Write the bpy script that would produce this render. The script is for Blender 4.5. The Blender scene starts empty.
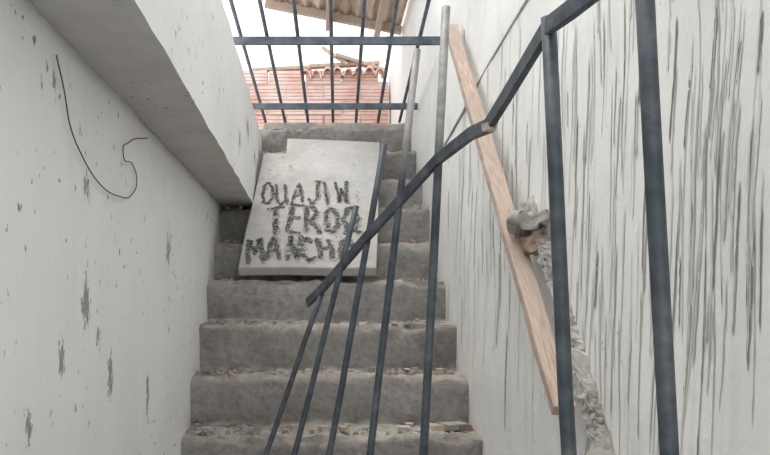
import bpy, math, random
from mathutils import Vector, noise
random.seed(7)
H=1.54
scene=bpy.context.scene
scene.view_settings.view_transform='Standard'

# ---------------------------------------------------------------- helpers
def link(o,parent=None):
    scene.collection.objects.link(o)
    if parent: o.parent=parent
    return o
def mesh_obj(name,verts,faces,mats,parent=None,smooth=False,midx=None):
    m=bpy.data.meshes.new(name); m.from_pydata([tuple(v) for v in verts],[],faces); m.update()
    for mt in (mats if isinstance(mats,list) else [mats]): m.materials.append(mt)
    if smooth:
        for p in m.polygons: p.use_smooth=True
    if midx:
        for p,i in zip(m.polygons,midx): p.material_index=i
    return link(bpy.data.objects.new(name,m),parent)
def empty(name,loc=(0,0,0)):
    e=bpy.data.objects.new(name,None); e.location=loc; e.empty_display_size=.1
    return link(e)
class NT:
    def __init__(s,name):
        s.mat=bpy.data.materials.new(name); s.mat.use_nodes=True
        s.t=s.mat.node_tree; s.b=s.t.nodes['Principled BSDF']
        s.co=s.t.nodes.new('ShaderNodeNewGeometry').outputs['Position']
    def n(s,ty,**k):
        nd=s.t.nodes.new(ty)
        for a,v in k.items(): setattr(nd,a,v)
        return nd
    def l(s,a,b): s.t.links.new(a,b)
    def map(s,scale=(1,1,1),loc=(0,0,0),rot=(0,0,0)):
        m=s.n('ShaderNodeMapping'); s.l(s.co,m.inputs[0])
        m.inputs['Scale'].default_value=scale; m.inputs['Location'].default_value=loc; m.inputs['Rotation'].default_value=rot
        return m.outputs[0]
    def noise(s,scale,detail=6,rough=.6,vec=None,dist=0):
        nd=s.n('ShaderNodeTexNoise'); s.l(vec or s.co,nd.inputs['Vector'])
        nd.inputs['Scale'].default_value=scale; nd.inputs['Detail'].default_value=detail
        nd.inputs['Roughness'].default_value=rough; nd.inputs['Distortion'].default_value=dist
        return nd.outputs['Fac']
    def ramp(s,fac,stops):
        r=s.n('ShaderNodeValToRGB'); s.l(fac,r.inputs[0]); e=r.color_ramp.elements
        while len(e)<len(stops): e.new(.5)
        for i,(p,c) in enumerate(stops):
            e[i].position=p; e[i].color=(c if isinstance(c,tuple) else (c,c,c))+(1,)
        return r.outputs[0]
    def mix(s,fac,a,b,bt='MIX'):
        m=s.n('ShaderNodeMix',data_type='RGBA',blend_type=bt)
        if hasattr(fac,'links'): s.l(fac,m.inputs[0])
        else: m.inputs[0].default_value=fac
        for v,i in ((a,6),(b,7)):
            if hasattr(v,'links'): s.l(v,m.inputs[i])
            else: m.inputs[i].default_value=v+(1,)
        return m.outputs[2]
    def math(s,op,a,b=0):
        m=s.n('ShaderNodeMath',operation=op)
        for v,i in ((a,0),(b,1)):
            if hasattr(v,'links'): s.l(v,m.inputs[i])
            else: m.inputs[i].default_value=v
        return m.outputs[0]
    def up(s):
        geo=s.n('ShaderNodeNewGeometry'); sx=s.n('ShaderNodeSeparateXYZ'); s.l(geo.outputs['Normal'],sx.inputs[0])
        return sx.outputs['Z']
    def fin(s,col,rough=.9,bump=None,strength=.3,dist=.01,metal=0):
        if hasattr(col,'links'): s.l(col,s.b.inputs['Base Color'])
        else: s.b.inputs['Base Color'].default_value=col+(1,)
        s.b.inputs['Roughness'].default_value=rough; s.b.inputs['Metallic'].default_value=metal
        s.b.inputs['Specular IOR Level'].default_value=.25
        if bump:
            b=s.n('ShaderNodeBump'); b.inputs['Strength'].default_value=strength; b.inputs['Distance'].default_value=dist
            s.l(bump,b.inputs['Height']); s.l(b.outputs[0],s.b.inputs['Normal'])
        return s.mat

# ---------------------------------------------------------------- materials
def plaster(name,base,dark,blobs=(),streak=.5,speck=.66,lo=.42,hi=.6,under_shade=None):
    t=NT(name)
    big=t.noise(1.6,5,.6)
    c=t.ramp(big,[(.3,dark),(.6,base)])
    if under_shade:  # paints shade and blotchy staining into the colour of downward faces
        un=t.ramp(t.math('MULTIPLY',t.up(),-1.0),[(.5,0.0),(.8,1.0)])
        soff=t.ramp(t.noise(7,7,.65),[(.3,under_shade),(.62,tuple(min(1,x*1.22) for x in under_shade))])
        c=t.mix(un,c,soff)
    sv=t.map((1,14,1.1))
    st=t.ramp(t.noise(1.3,5,.65,sv,.3),[(.52,0.0),(.74,1.0)])
    st=t.math('MULTIPLY',st,streak)
    c=t.mix(st,c,tuple(x*.7 for x in dark))
    sp=t.ramp(t.noise(42,3,.6,t.map((1,1,.7))),[(speck,0.0),(speck+.04,.9)])
    area=t.ramp(t.noise(2.3,3,.5,t.map(loc=(3,5,1))),[(lo,0.0),(hi,1.0)])
    c=t.mix(t.math('MULTIPLY',sp,area),c,(.22,.20,.17))
    for (y,z,ry,rz,thr) in blobs:
        m=t.map((0,1/ry,1/rz),(0,-y/ry,-(z+H)/rz))
        ln=t.n('ShaderNodeVectorMath',operation='LENGTH'); t.l(m,ln.inputs[0])
        f=t.math('SUBTRACT',1.0,ln.outputs['Value'])
        f=t.math('ADD',t.math('MULTIPLY',f,.45),t.noise(34,5,.75,t.map((1,1.5,.8))))
        f=t.ramp(f,[(thr,0.0),(thr+.05,.85)])
        inside=t.math('LESS_THAN',ln.outputs['Value'],1.6)
        c=t.mix(t.math('MULTIPLY',f,inside),c,(.22,.22,.21))
    return t.fin(c,.92,t.noise(22,8,.65),.3,.01)
m_wl=plaster('plaster_left',(.87,.87,.88),(.79,.795,.81),
   [(1.436,.0,.06,.10,.76),(1.62,-.17,.05,.10,.74),(1.53,-.08,.04,.05,.78),(1.27,.37,.03,.05,.80),(1.45,.22,.05,.06,.80),(2.0,-.25,.05,.16,.82),(1.15,-.2,.04,.07,.82),(1.3,-.1,.05,.1,.84),(2.3,.15,.12,.2,.86)],.10,.650,.38,.52)
m_wr=plaster('plaster_right',(.82,.82,.795),(.69,.70,.675),[],.35,.69)
m_beam=plaster('plaster_beam',(.88,.88,.87),(.78,.785,.78),[(3.3,.75,.2,.14,.80),(2.9,.62,.12,.12,.84),(3.7,.7,.15,.1,.8)],.1,.64,under_shade=(.46,.45,.43))
def concrete(name,a,b,c3,lo=.78,hi=1.12):
    t=NT(name)
    c=t.ramp(t.noise(3.2,8,.62),[(.3,a),(.5,b),(.72,c3)])
    sp=t.ramp(t.noise(45,4,.7),[(.3,lo),(.5,1.0),(.7,hi)])
    c=t.mix(1.0,c,sp,'MULTIPLY')
    return t,c
t,c=concrete('stair_concrete',(.235,.225,.21),(.325,.312,.295),(.44,.425,.40),.72,1.15)
upf=t.ramp(t.up(),[(.3,0.0),(.75,1.0)])
dust=t.ramp(t.noise(18,6,.7),[(.35,(.30,.265,.23)),(.52,(.46,.42,.37)),(.68,(.60,.56,.51))])
c=t.mix(t.math('MULTIPLY',upf,.8),c,dust)
m_st=t.fin(c,.95,t.noise(30,10,.7),.8,.018)
t,c=concrete('rough_cement',(.33,.315,.29),(.46,.44,.41),(.58,.56,.52)); m_cem=t.fin(c,.95,t.noise(50,8,.7),.8,.01)
t,c=concrete('slab_concrete',(.48,.47,.445),(.61,.60,.575),(.70,.69,.665),.88,1.06)
sz=t.n('ShaderNodeSeparateXYZ'); t.l(t.co,sz.inputs[0])
dz_=t.math('ADD',t.math('DIVIDE',t.math('SUBTRACT',sz.outputs['Z'],H+.12),.5),t.math('MULTIPLY',t.math('SUBTRACT',t.noise(6,6,.7),.5),2.2))
low_tone=t.ramp(dz_,[(.0,.8),(1.0,0.0)])  # darker grey towards the slab's lower end, broken up by noise
c=t.mix(low_tone,c,(.38,.365,.34))
m_slab=t.fin(c,.9,t.noise(30,8,.7),.25,.005)
t=NT('charcoal_paint'); m_ink=t.fin(t.ramp(t.noise(70,5,.75),[(.38,(.045,.045,.045)),(.52,(.12,.12,.118)),(.64,(.34,.335,.32))]),.9)
t=NT('thin_charcoal_paint'); m_ink2=t.fin(t.ramp(t.noise(80,5,.75),[(.4,(.22,.218,.21)),(.6,(.46,.45,.43))]),.9)
def steel(name,top0,top1):
    t=NT(name)
    c=t.ramp(t.noise(25,5,.6),[(.35,(.05,.06,.073)),(.62,(.10,.115,.13)),(.8,(.18,.175,.165))])
    if top0:  # haze painted into the colour: bars fade to light grey upwards
        sz=t.n('ShaderNodeSeparateXYZ'); t.l(t.co,sz.inputs[0])
        f=t.math('DIVIDE',t.math('SUBTRACT',sz.outputs['Z'],H+top0),top1-top0)
        f=t.math('ADD',f,t.math('MULTIPLY',t.math('SUBTRACT',t.noise(12,5),.5),.8))
        f=t.ramp(f,[(0.0,0.0),(1.0,1.0)])
        c=t.mix(f,c,t.ramp(t.noise(30,5,.6),[(.35,(.22,.22,.215)),(.65,(.38,.37,.36))]))
    return t.fin(c,.5,t.noise(80,4),.15,.003,.3)
m_steel=steel('dark_steel',0,0)
m_steel2=steel('hazed_steel',.26,.36)
t=NT('rusty_grille_steel'); m_gr=t.fin(t.ramp(t.noise(14,5,.6),[(.35,(.085,.10,.125)),(.6,(.16,.18,.21)),(.75,(.26,.20,.17))]),.6,None,metal=.2)
t=NT('rough_wood')
g=t.noise(7,8,.7,t.map((30,2,2)))
m_wood=t.fin(t.mix(t.ramp(t.noise(3,3),[(.4,0.0),(.6,.5)]),t.ramp(g,[(.3,(.34,.245,.19)),(.55,(.52,.41,.345)),(.75,(.66,.56,.49))]),(.40,.34,.29)),.85,g,.3,.004)
t=NT('faded_clay_brick')
m_brick=t.fin(t.mix(t.ramp(t.noise(4,6,.7),[(.36,0.0),(.58,.95)]),(.66,.38,.31),(.80,.64,.59)),.9,t.noise(40,6),.4,.005)
t=NT('mortar'); m_mort=t.fin(t.ramp(t.noise(20,6),[(.3,(.56,.50,.46)),(.7,(.76,.70,.66))]),.95,t.noise(40,6),.5,.006)
t=NT('weathered_roof_sheet')
m_roof=t.fin(t.ramp(t.noise(5,6,.6,t.map((6,1,1))),[(.3,(.36,.27,.21)),(.55,(.56,.45,.36)),(.75,(.70,.60,.51))]),.85)
t=NT('rusty_wire'); m_wire=t.fin((.10,.06,.045),.8)
m_dr=[]
for i,cc in enumerate([(.19,.195,.185),(.39,.395,.375),(.56,.565,.545)]):
    t=NT('cement_drip_%d'%i); m_dr.append(t.fin(t.mix(t.noise(40,5,.7),tuple(x*.85 for x in cc),tuple(min(1,x*1.25) for x in cc)),.9))
m_deb=[]
for i,cc in enumerate([(.36,.34,.315),(.50,.475,.44),(.31,.235,.185),(.46,.385,.315)]):
    t=NT('debris_%d'%i); m_deb.append(t.fin(t.mix(t.noise(50,5,.7),tuple(x*.7 for x in cc),tuple(min(1,x*1.2) for x in cc)),.95))

# ---------------------------------------------------------------- geometry helpers
def box_data(x0,x1,y0,y1,z0,z1,nx,ny,nz,amp=.0,fr=6):
    V={};vs=[];fs=[]
    def gv(i,j,k):
        if (i,j,k) not in V:
            p=Vector((x0+(x1-x0)*i/nx,y0+(y1-y0)*j/ny,z0+(z1-z0)*k/nz))
            if amp: p+=noise.noise_vector(p*fr)*amp
            V[(i,j,k)]=len(vs); vs.append(p)
        return V[(i,j,k)]
    for i in range(nx):
        for j in range(ny):
            fs.append((gv(i,j,0),gv(i,j+1,0),gv(i+1,j+1,0),gv(i+1,j,0)))
            fs.append((gv(i,j,nz),gv(i+1,j,nz),gv(i+1,j+1,nz),gv(i,j+1,nz)))
    for i in range(nx):
        for k in range(nz):
            fs.append((gv(i,0,k),gv(i+1,0,k),gv(i+1,0,k+1),gv(i,0,k+1)))
            fs.append((gv(i,ny,k),gv(i,ny,k+1),gv(i+1,ny,k+1),gv(i+1,ny,k)))
    for j in range(ny):
        for k in range(nz):
            fs.append((gv(0,j,k),gv(0,j,k+1),gv(0,j+1,k+1),gv(0,j+1,k)))
            fs.append((gv(nx,j,k),gv(nx,j+1,k),gv(nx,j+1,k+1),gv(nx,j,k+1)))
    return vs,fs
def tube(name,pts,r,mat,parent=None,seg=12,flat=None,jit=0):
    vs=[];fs=[];pts=[Vector(p) for p in pts]
    for i,p in enumerate(pts):
        a=pts[max(0,i-1)]; b=pts[min(len(pts)-1,i+1)]; d=(b-a).normalized()
        ref=Vector((0,0,1)) if abs(d.z)<.9 else Vector((1,0,0))
        u=d.cross(ref).normalized(); w=u.cross(d).normalized()
        if flat:
            prof=[(flat[0],flat[1]),(-flat[0],flat[1]),(-flat[0],-flat[1]),(flat[0],-flat[1])]
        else: prof=[(r*math.cos(2*math.pi*k/seg),r*math.sin(2*math.pi*k/seg)) for k in range(seg)]
        for (cu,cw) in prof: vs.append(p+u*cu+w*cw+Vector((random.uniform(-jit,jit),0,0)))
    n=4 if flat else seg
    for i in range(len(pts)-1):
        for k in range(n):
            fs.append((i*n+k,i*n+(k+1)%n,(i+1)*n+(k+1)%n,(i+1)*n+k))
    fs.append(tuple(range(n-1,-1,-1))); fs.append(tuple(range((len(pts)-1)*n,len(pts)*n)))
    o=mesh_obj(name,vs,fs,mat,parent,smooth=not flat)
    if flat:
        b=o.modifiers.new('bevel','BEVEL'); b.width=.0015; b.segments=2
    else:
        for p in o.data.polygons[-2:]: p.use_smooth=False
    return o

# ---------------------------------------------------------------- room shell
XL,XR=-.43,.58
v,f=box_data(XL-.16,XL,-1.6,5.25,0,.462+H,1,140,50,.006,5); mesh_obj('wall_left',v,f,m_wl,smooth=True)
v,f=box_data(XR,XR+.16,-1.6,5.6,0,2.1+H,1,140,70,.006,5); mesh_obj('wall_right',v,f,m_wr,smooth=True)
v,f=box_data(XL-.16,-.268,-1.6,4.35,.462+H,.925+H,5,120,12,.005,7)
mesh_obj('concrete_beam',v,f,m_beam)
v,f=box_data(XL,XR,-1.6,1.19,-.1,0,8,20,1,.0); mesh_obj('floor',v,f,m_st)

# ---------------------------------------------------------------- staircase
TR,RI=.22,.18
prof=[]
n0,n1=-6,8
def nose(n): return (2.51+TR*n, -.458+RI*n)
for n in range(n0,n1+1):
    d,z=nose(n); zb=z-RI if n>n0 else -H
    for k in range(9): prof.append((d,zb+(z-zb)*k/9,k/9))
    end=d+TR if n<n1 else 5.25
    m=10 if n<n1 else 20
    for k in range(m): prof.append((d+(end-d)*k/m,z,1.0 if k==0 else 2.0))
prof.append((5.25,nose(n1)[1],2.0))
NX=110
vs=[];fs=[]
for (d,z,tag) in prof:
    for i in range(NX+1):
        x=XL+(XR-XL)*i/NX
        p=Vector((x,d,z+H))
        q=noise.noise_vector(p*9)*.013+noise.noise_vector(p*28)*.009+noise.noise_vector(Vector((x*2.5,d*3,z*3)))*.018
        if tag==1.0:
            ch=max(0,noise.noise(Vector((x*7,d*5,z*5)))-.05)*.06+.008
            q+=Vector((0,ch,-ch*.8))
        elif tag<1: q.y+= -.004
        if z+H<.01: q.z=0
        q.x*=min(1,i/4,(NX-i)/4)
        vs.append(p+q)
np_=len(prof)
for j in range(np_-1):
    for i in range(NX):
        a=j*(NX+1)+i; fs.append((a,a+1,a+NX+2,a+NX+1))
b0=len(vs)
vs+= [Vector((XL,5.25,0)),Vector((XR,5.25,0))]
fs.append(((np_-1)*(NX+1),(np_-1)*(NX+1)+NX,b0+1,b0))
mesh_obj('concrete_staircase',vs,fs,m_st,smooth=True)

# ---------------------------------------------------------------- rubble
def chunk(vs,fs,mi,p,s,m,flat=.7):
    b=len(vs)
    rz=random.uniform(0,6.28); cz,sz=math.cos(rz),math.sin(rz)
    sc=[s*random.uniform(.6,1.3),s*random.uniform(.6,1.3),s*flat*random.uniform(.6,1.2)]
    corner=[(a,bb,c) for a in(-1,1) for bb in(-1,1) for c in(-1,1)]
    for c in corner:
        q=Vector(c)*random.uniform(.6,1.0); q=Vector((q.x*sc[0],q.y*sc[1],q.z*sc[2]))
        vs.append(Vector((p[0]+q.x*cz-q.y*sz,p[1]+q.x*sz+q.y*cz,p[2]+q.z)))
    for q in [(0,1,3,2),(4,6,7,5),(0,4,5,1),(2,3,7,6),(0,2,6,4),(1,5,7,3)]:
        fs.append(tuple(b+i for i in q)); mi.append(m)
vs=[];fs=[];mi=[]
for n in range(-2,6):
    d,z=nose(n)
    for k in range(330):
        x=random.choice([random.uniform(XL+.02,XR-.02),random.gauss(.4,.12),random.gauss(-.32,.08)])
        if not XL+.03<x<XR-.03: continue
        s=random.choice([.003,.004,.005,.006,.008,.011])*random.uniform(.8,1.3)
        y=d+random.uniform(.02,TR-.01)
        if n>=3 and -.33<x<.4: continue
        chunk(vs,fs,mi,(x,y,z+H+s*.4+.003),s,random.choice([0,0,1,1,2,3]),random.choice([.3,.7,.9]))
for n,x,s,m in [(0,.50,.04,0),(0,.44,.03,3),(0,.535,.03,2),(0,.05,.026,1),(0,.12,.022,3),(0,.22,.02,2),(1,-.385,.035,0),(0,-.35,.025,1),(1,.49,.025,3),(1,.15,.018,1),(2,.5,.02,1),(2,-.39,.03,0),(1,.38,.022,2),(1,.0,.02,1),(2,.1,.015,3),(0,-.2,.02,0),(0,.33,.024,1)]:
    d,z=nose(n); chunk(vs,fs,mi,(x,d+.09,z+H+s*.5),s,m,.45)
mesh_obj('rubble_debris',vs,fs,m_deb,midx=mi)

# ---------------------------------------------------------------- slab with writing
Uy,Uz=.774,.633
def SP(x,s,off=0):
    return Vector((x,3.158+Uy*s-Uz*off,.137+Uz*s+Uy*off+H))
slab=empty('painted_concrete_slab')
out=[(-.299,0),(-.1,.004),(.1,-.003),(.286,0),(.315,.35),(.345,.75),(.381,1.124),(.13,1.15),(-.119,1.17),(-.118,1.0),(-.236,.995),(-.262,.6),(-.285,.3)]
n=len(out)
vs=[SP(x+random.uniform(-.003,.003),s) for x,s in out]+[SP(x,s,-.046) for x,s in out]
fs=[tuple(range(n)),tuple(range(2*n-1,n-1,-1))]+[(i,n+i,n+(i+1)%n,(i+1)%n) for i in range(n)]
o=mesh_obj('slab_body',vs,fs,m_slab,slab); b=o.modifiers.new('bevel','BEVEL'); b.width=.006; b.segments=2
G={'O':[[(.6,.98),(.2,.85),(.05,.5),(.2,.1),(.6,0),(.92,.3),(.9,.75),(.5,1.02)]],
'U':[[(.05,1),(.02,.3),(.35,-.02),(.8,.2),(.9,1)],[(.9,.5),(.98,.0)]],
'A':[[(-.05,-.05),(.45,1),(1,.05)],[(.15,.36),(.85,.45)]],
'J':[[(.1,.25),(.45,-.05),(.75,.2),(.7,1)],[(.4,.98),(1,1.02)]],
'I':[[(.45,0),(.55,1.05)]],
'M':[[(-.05,-.05),(.1,1),(.48,.3),(.92,1.05),(1.05,0)]],
'W':[[(0,1),(.2,0),(.5,.7),(.8,0),(1.05,1.1)]],
'E':[[(.95,-.02),(.1,0),(.05,1),(.95,1.04)],[(.1,.5),(.75,.55)]],
'T':[[(-.1,.95),(1.1,1.02)],[(.55,-.05),(.48,1)]],
'Q':[[(-.1,0),(.3,.03),(.02,.5),(.25,.95),(.7,1),(.98,.5),(.7,.03),(1.12,0)]],
'N':[[(.05,0),(.03,1),(.92,-.02),(.95,1)]],
'C':[[(1,.82),(.55,1.02),(.08,.7),(.05,.3),(.5,-.03),(1,.2)]],
'H':[[(.03,0),(.08,1.05)],[(.9,-.05),(.95,1)],[(.05,.48),(.95,.55)]],
'R':[[(.05,0),(.1,1),(.7,1),(.9,.75),(.6,.5),(.1,.48)],[(.5,.48),(1,-.05)]]}
vs=[];fs=[];mi=[]
def stroke(pts,w,off,m):
    P=[]
    ph=random.uniform(0,50)
    for a,b_ in zip(pts,pts[1:]):
        for k in range(9): P.append((a[0]+(b_[0]-a[0])*k/9,a[1]+(b_[1]-a[1])*k/9))
    P.append(pts[-1])
    P=[(p[0]+noise.noise(Vector((ph+i*.22,0,0)))*.008,p[1]+noise.noise(Vector((ph+i*.22,9,0)))*.012) for i,p in enumerate(P)]
    st=len(vs)
    for i,p in enumerate(P):
        a=P[max(0,i-1)]; c=P[min(len(P)-1,i+1)]
        dx,dy=c[0]-a[0],c[1]-a[1]; L=math.hypot(dx,dy) or 1
        ww=w*(1+.6*noise.noise(Vector((ph,i*.35,3))))
        if i in (0,len(P)-1): ww*=.5
        l_=ww*random.uniform(.65,1.25); r_=ww*random.uniform(.65,1.25)
        nx,ny=-dy/L,dx/L
        vs.append(SP(p[0]+nx*l_,p[1]+ny*l_,off)); vs.append(SP(p[0]-nx*r_,p[1]-ny*r_,off))
    for i in range(len(P)-1):
        if random.random()<.05: continue
        fs.append((st+2*i,st+2*i+1,st+2*i+3,st+2*i+2)); mi.append(m)
k_=0
for word,x0,x1,s0,s1,w in [('OUAJIW',-.235,.20,.50,.70,.0075),('TEROQ',-.195,.235,.255,.47,.0115),('MANCHO',-.265,.195,.045,.215,.0120)]:
    cw=(x1-x0)/len(word)
    for i,ch in enumerate(word):
        tilt=random.uniform(-.02,.03); dz=random.uniform(-.012,.012); hs=random.uniform(.9,1.08)
        for stp in G[ch]:
            pp=[(x0+cw*(i+.12+.74*a)+tilt*b_+random.uniform(-.004,.004),dz+s0+(s1-s0)*hs*b_+random.uniform(-.008,.008)) for a,b_ in stp]
            k_+=1
            stroke([(a+.002,b_-.003) for a,b_ in pp],w*1.45,.0012+.00008*(k_%5),1)
            stroke(pp,w*.95,.0020+.00008*(k_%5),0)
for i in range(26):
    x=random.uniform(-.22,.25); s=random.uniform(.05,.95)
    stroke([(x,s),(x+random.uniform(-.02,.02),s+random.uniform(.01,.04))],.003,.0012,1)
mesh_obj('painted_letters',vs,fs,[m_ink,m_ink2],slab,midx=mi)

# ---------------------------------------------------------------- metal grille
gr=empty('metal_grille')
def gp(x,d): return Vector((x,d,.979+.1215*(4.32-d)+H))
for i,x in enumerate([-.25,-.138,-.006,.138,.27,.397,.52]):
    far=gp(x,4.31); near=gp(x-.082,2.2)
    far.z+=.045
    tube('bar_%d'%i,[far,near],.0085,m_gr,gr,10)
tube('cross_bar_1',[gp(-.40,3.19)+Vector((0,0,-.014)),gp(.570,3.19)+Vector((0,0,-.014))],.015,m_gr,gr,4,flat=(.008,.017))
tube('cross_bar_2',[gp(-.36,3.93)+Vector((0,0,-.012)),gp(.570,3.93)+Vector((0,0,-.012))],.015,m_gr,gr,4,flat=(.008,.016))
tube('cross_bar_3',[gp(-.42,2.45)+Vector((0,0,-.012)),gp(.570,2.45)+Vector((0,0,-.012))],.015,m_gr,gr,4,flat=(.008,.016))
for y in (2.45,3.19,3.93):
    x=-.34
    p=gp(x,y); tube('support_%d'%int(y*100),[Vector((x,y,.93+H)),p],.01,m_gr,gr,8)

# ---------------------------------------------------------------- broken handrail
hr=empty('steel_stair_railing')
def V3(x,y,z): return Vector((x,y,z+H))
rail=[V3(-.004,2.0,-.008),V3(.033,1.92,.028),V3(.13,1.705,.142),V3(.194,1.62,.212),V3(.256,1.50,.28),
      V3(.285,1.20+.12,.293),V3(.286,1.20,.278),V3(.292,1.12,.30),V3(.303,.95,.347),V3(.315,.90,.349),V3(.335,.86,.36),V3(.362,.80,.375),V3(.40,.55,.48)]
tube('handrail_bar',rail,.01,m_steel,hr,4,flat=(.005,.0118))
def bar(i,T,B,r,mat=m_steel):
    T=V3(*T);B=V3(*B); pts=[]
    for k in range(9):
        t_=k/8; p=T.lerp(B,t_); p.x+=math.sin(t_*math.pi)*random.uniform(-.002,.002); pts.append(p)
    tube('baluster_%d'%i,pts,r,mat,hr,14)
bar(1,(.034,1.93,.02),(-.32,1.90,-.99),.0072)
bar(2,(.115,1.815,.228),(-.234,1.80,-1.17),.0072)
bar(3,(.172,1.715,.356),(-.098,1.70,-1.17),.0075)
bar(5,(.276,1.51,.590),(.177,1.50,-1.35),.0086,m_steel2)
bar(4,(.235,1.63,.544),(.015,1.61,-1.35),.0080,m_steel2)
bar(6,(.305,.955,.36),(.393,.95,-1.535),.0095)
bar(7,(.357,.81,.44),(.457,.80,-1.535),.0100)
vs=[];fs=[];mi=[]
chunk(vs,fs,mi,V3(.285,1.185,.273),.010,1,1.0); mesh_obj('weld_stub',vs,fs,m_wood,hr)

# ---------------------------------------------------------------- wooden plank
A=Vector((.541,2.86,1.04+H)); B=Vector((.518,1.52,-.225+H))
ax=(B-A); L=ax.length; ax.normalize(); nn=Vector((1,0,0)).cross(ax).normalized()
vs=[];fs=[];N=40
for i in range(N+1):
    p=A+ax*L*i/N
    for (a,b_) in [(-.024,-.014),(.022,-.014),(.022,.014),(-.024,.014)]:
        j=noise.noise(Vector((a*50,i*.4,b_*50)))*.004
        vs.append(p+Vector((1,0,0))*(a+j)+nn*(b_+j))
for i in range(N):
    for k in range(4): fs.append((4*i+k,4*i+(k+1)%4,4*i+4+(k+1)%4,4*i+4+k))
fs+= [(3,2,1,0),(4*N,4*N+1,4*N+2,4*N+3)]
o=mesh_obj('wooden_plank',vs,fs,m_wood); b=o.modifiers.new('bevel','BEVEL'); b.width=.002

# ---------------------------------------------------------------- cement ledge on right wall
path=[(1.92,.24),(1.84,.17),(1.77,.095),(1.70,.02),(1.63,-.055),(1.55,-.155),(1.48,-.25),(1.42,-.33),(1.33,-.44),(1.2,-.60),(1.0,-.82)]
vs=[];fs=[];seg=20
PP=[]
for a,b_ in zip(path,path[1:]):
    for k in range(14): PP.append((a[0]+(b_[0]-a[0])*k/14,a[1]+(b_[1]-a[1])*k/14))
PP.append(path[-1])
for i,(y,z) in enumerate(PP):
    r=.036+.012*min(1,i/70)+.006*math.sin(i*.5)
    if i==0: r=.01
    for k in range(seg):
        a=2*math.pi*k/seg
        p=Vector((XR+.012+math.cos(a)*r*.95,y+math.sin(a)*r*.9,z+math.sin(a)*r*.9+H))
        p+=noise.noise_vector(p*25)*.020+noise.noise_vector(p*70)*.012
        vs.append(p)
for i in range(len(PP)-1):
    for k in range(seg): fs.append((i*seg+k,i*seg+(k+1)%seg,(i+1)*seg+(k+1)%seg,(i+1)*seg+k))
led=empty('cement_mortar_ledge')
mesh_obj('mortar_ridge',vs,fs,m_cem,led)
vs=[];fs=[];mi=[]
for i in range(1100):
    y,z=random.choice(PP); s=random.choice([.002,.003,.004,.006])
    a=random.uniform(math.pi*.4,math.pi*1.5)
    chunk(vs,fs,mi,(XR+.012+math.cos(a)*.042,y+math.sin(a)*.038,z+H+math.sin(a)*.038),s,random.choice([0,1,1,0,3]),.9)
mesh_obj('mortar_crumbs',vs,fs,[m_cem,m_cem,m_deb[0],m_deb[1]],led,midx=mi)
v,f=box_data(.508,.585,1.82,1.92,.178+H,.208+H,14,14,7,.024,34); mesh_obj('mortar_stub',v,f,m_cem,led,smooth=True)
v,f=box_data(.53,.585,1.80,1.88,.115+H,.155+H,8,8,6,.012,40); mesh_obj('stub_brick',v,f,m_deb[2],led)

# ---------------------------------------------------------------- cement drips on right wall
vs=[];fs=[];mi=[]
def drip(y0,ztop,length,w,m,lean=0):
    N=12; st=len(vs)
    for i in range(N+1):
        t_=i/N; z=ztop-length*t_
        ww=w*(math.sin(min(1,t_*5)*1.57)*(1-t_*.6)+(.35 if i==N-1 else 0))*random.uniform(.75,1.2)
        if i in (0,N): ww*=.2
        y=y0+lean*t_*length+random.uniform(-.001,.001)
        q=Vector((XR,y,z+H)); off=(noise.noise_vector(q*5)*.006).x
        for s in (-1,1):
            vs.append(Vector((XR+off-.0012,y+s*ww,z+H)))
    for i in range(N):
        fs.append((st+2*i,st+2*i+1,st+2*i+3,st+2*i+2)); mi.append(m)
for i in range(240):
    u=random.random(); y=1/(1/3.2+u*(1/.95-1/3.2))
    z=random.uniform(-.04,.48)*y if y<2.06 else random.uniform(0,.40)*y
    m=random.choices([0,1,2],[.6,2.2,4.0])[0]
    drip(y,z,random.uniform(.06,.42)*(.6+.2*y),random.uniform(.0010,.0032)*(.6+.4*y),m,random.uniform(.0,.14))
for y,z,l,w,m in [(1.07,.42,.12,.005,0),(1.14,.37,.14,.004,0),(1.005,.35,.06,.004,0),(.954,.37,.08,.004,0),(1.225,.18,.09,.005,0),(1.505,.10,.12,.005,0),(1.02,.28,.2,.004,1),(1.10,.176,.28,.004,1),(1.283,.19,.18,.004,1),(1.053,.21,.2,.003,0),(1.40,.39,.2,.004,1),(1.55,.50,.22,.005,1),(2.28,.15,.3,.010,1),(2.19,-.09,.3,.008,1),(2.88,.58,.4,.01,2),(1.355,-.07,.12,.004,1),(1.14,0,.15,.004,1),(1.01,.08,.13,.004,1),(1.18,.45,.2,.004,0),(1.30,.50,.16,.004,0),(1.0,.16,.12,.003,0)]:
    drip(y,z,l,w,m,.12)
mesh_obj('cement_drips',vs,fs,m_dr,midx=mi)
tube('trim_1',[Vector((XR,1.95,.80+H)),Vector((XR,2.4,.76+H)),Vector((XR,3.2,.66+H))],.006,m_cem,None,6)

# ---------------------------------------------------------------- hanging wire
pts=[(1.252,.409),(1.292,.362),(1.324,.309),(1.393,.269),(1.503,.236),(1.658,.230),(1.797,.256),(1.838,.294),(1.797,.323),(1.702,.336),(1.749,.366),(1.962,.424)]
cu=bpy.data.curves.new('hanging_wire','CURVE'); cu.dimensions='3D'; cu.bevel_depth=.0013; cu.resolution_u=8
sp=cu.splines.new('BEZIER'); sp.bezier_points.add(len(pts)-1)
for bp,(y,z) in zip(sp.bezier_points,pts):
    bp.co=(XL+.008,y,z+H); bp.handle_left_type=bp.handle_right_type='AUTO'
cu.materials.append(m_wire); link(bpy.data.objects.new('hanging_wire',cu))

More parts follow.
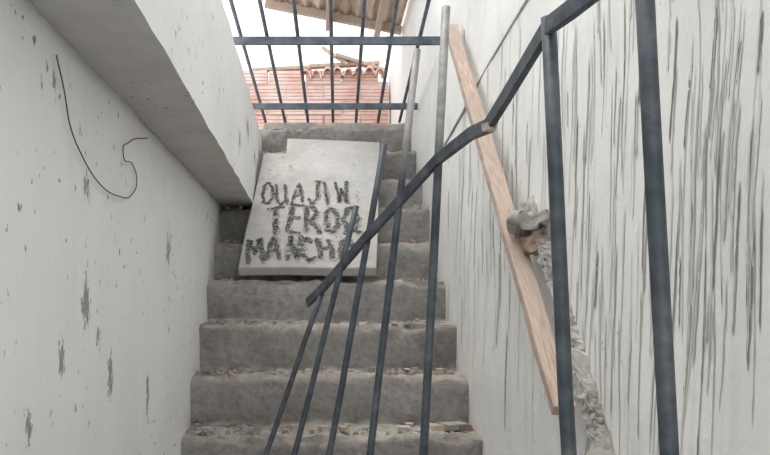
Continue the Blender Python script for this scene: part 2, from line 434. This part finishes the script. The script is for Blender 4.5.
# ---------------------------------------------------------------- brick parapet beyond landing
bw=empty('brick_parapet')
vs=[];fs=[];mi=[]
z=.985; row=0
while z<1.62:
    x=-1.2+(.13 if row%2 else 0)
    while x<.56:
        x2=min(x+.25,.565)
        top_lim=1.57-.05*max(0,x)+(.06 if x<-.1 else 0)+random.uniform(-.05,.04)
        if z+.1<top_lim+.06 and x2-x>.05:
            dy=random.uniform(-.008,.008)
            for g_ in range(4):
                zz=z+.004+g_*.024
                for (off,z0,z1) in ((0,zz,zz+.017),(.008,zz+.017,zz+.024)):
                    b0=len(vs)
                    v,f=box_data(x,x2,5.3+dy+off,5.42,z0+H,z1+H,1,1,1)
                    vs+=v; fs+=[tuple(b0+i for i in q) for q in f]; mi+=[0]*len(f)
        x+=.262
    z+=.108; row+=1
mesh_obj('ribbed_bricks',vs,fs,m_brick,bw,midx=mi)
v,f=box_data(-1.2,.565,5.315,5.41,0,1.55+H,30,1,8,.006,8); mesh_obj('mortar_core',v,f,m_mort,bw)
# half-round clay tiles left on the parapet coping
vs=[];fs=[]
for i in range(8):
    cx=-.02+i*.074; cz=1.565+random.uniform(-.008,.02)
    tl=random.uniform(-.2,.2); st=len(vs)
    for j in range(2):
        for k in range(9):
            a=math.pi*k/8
            for rr in (.058,.045):
                vs.append(Vector((cx+math.cos(a)*rr*.62,5.25+j*.22,cz+math.sin(a)*rr+j*.03+math.cos(a)*rr*tl+H)))
    def ix(j,k,r): return st+j*18+k*2+r
    for k in range(8):
        fs+=[(ix(0,k,0),ix(0,k+1,0),ix(1,k+1,0),ix(1,k,0)),(ix(0,k,1),ix(1,k,1),ix(1,k+1,1),ix(0,k+1,1)),(ix(0,k,0),ix(0,k,1),ix(0,k+1,1),ix(0,k+1,0)),(ix(1,k,0),ix(1,k+1,0),ix(1,k+1,1),ix(1,k,1))]
mesh_obj('clay_roof_tiles',vs,fs,m_brick,smooth=False)
v,f=box_data(-.262,XR-.008,4.335,4.5,.985+H,1.02+H,30,4,3,.010,10); mesh_obj('landing_curb',v,f,m_cem)
sc=empty('timber_offcuts')
for i,(a,b_) in enumerate([((.0,5.29,1.645),(.50,5.36,1.69)),((.18,5.27,1.72),(.54,5.38,1.645)),((-.40,5.33,1.63),(.02,5.36,1.66)),((.28,5.30,1.66),(.10,5.36,1.80))]):
    tube('offcut_%d'%i,[V3(*a),V3(*b_)],.02,m_wood,sc,4,flat=(.03,.011))

# ---------------------------------------------------------------- corrugated roof
rf=empty('corrugated_roof')
vs=[];fs=[];NX2,NY=90,6
X0,X1=-.27,.57
def rz_(x,y): return 1.83-.20*(x+.15)+.09*(4.7-y)
for j in range(NY+1):
    for i in range(NX2+1):
        x=X0+(X1-X0)*i/NX2
        y=4.70-1.2*j/NY
        vs.append(V3(x,y,rz_(x,y)+.014*math.sin(x*2*math.pi/.08)))
for j in range(NY):
    for i in range(NX2):
        a=j*(NX2+1)+i; fs.append((a,a+1,a+NX2+2,a+NX2+1))
o=mesh_obj('roof_sheet',vs,fs,m_roof,rf,smooth=True); s=o.modifiers.new('s','SOLIDIFY'); s.thickness=.004
for i,y in enumerate((4.62,4.1,3.6)):
    tube('purlin_%d'%i,[V3(X0,y,rz_(X0,y)-.035),V3(X1,y,rz_(X1,y)-.035)],.02,m_wood,rf,4,flat=(.018,.022))
for i,x in enumerate((.12,.42)):
    tube('rafter_%d'%i,[V3(x,4.68,rz_(x,4.68)-.078),V3(x,3.5,rz_(x,3.5)-.078)],.02,m_wood,rf,4,flat=(.016,.022))

# ---------------------------------------------------------------- light
w=bpy.data.worlds.new('World'); scene.world=w; w.use_nodes=True
bg=w.node_tree.nodes['Background']; bg.inputs[0].default_value=(.985,.99,1,1); bg.inputs[1].default_value=1.9
sd=bpy.data.lights.new('soft_sun','SUN'); sd.energy=1.8; sd.angle=math.radians(35); sd.color=(1,.96,.89)
so=link(bpy.data.objects.new('soft_sun',sd)); so.rotation_euler=(math.radians(-8),math.radians(-12),0)

# ---------------------------------------------------------------- camera
cd=bpy.data.cameras.new('camera'); cam=link(bpy.data.objects.new('camera',cd))
cam.location=(0,0,H); cam.rotation_euler=(math.radians(90),0,0)
cd.sensor_width=36; cd.lens=35.06; cd.shift_x=76/770; cd.shift_y=72.5/770; cd.clip_start=.02
scene.camera=cam
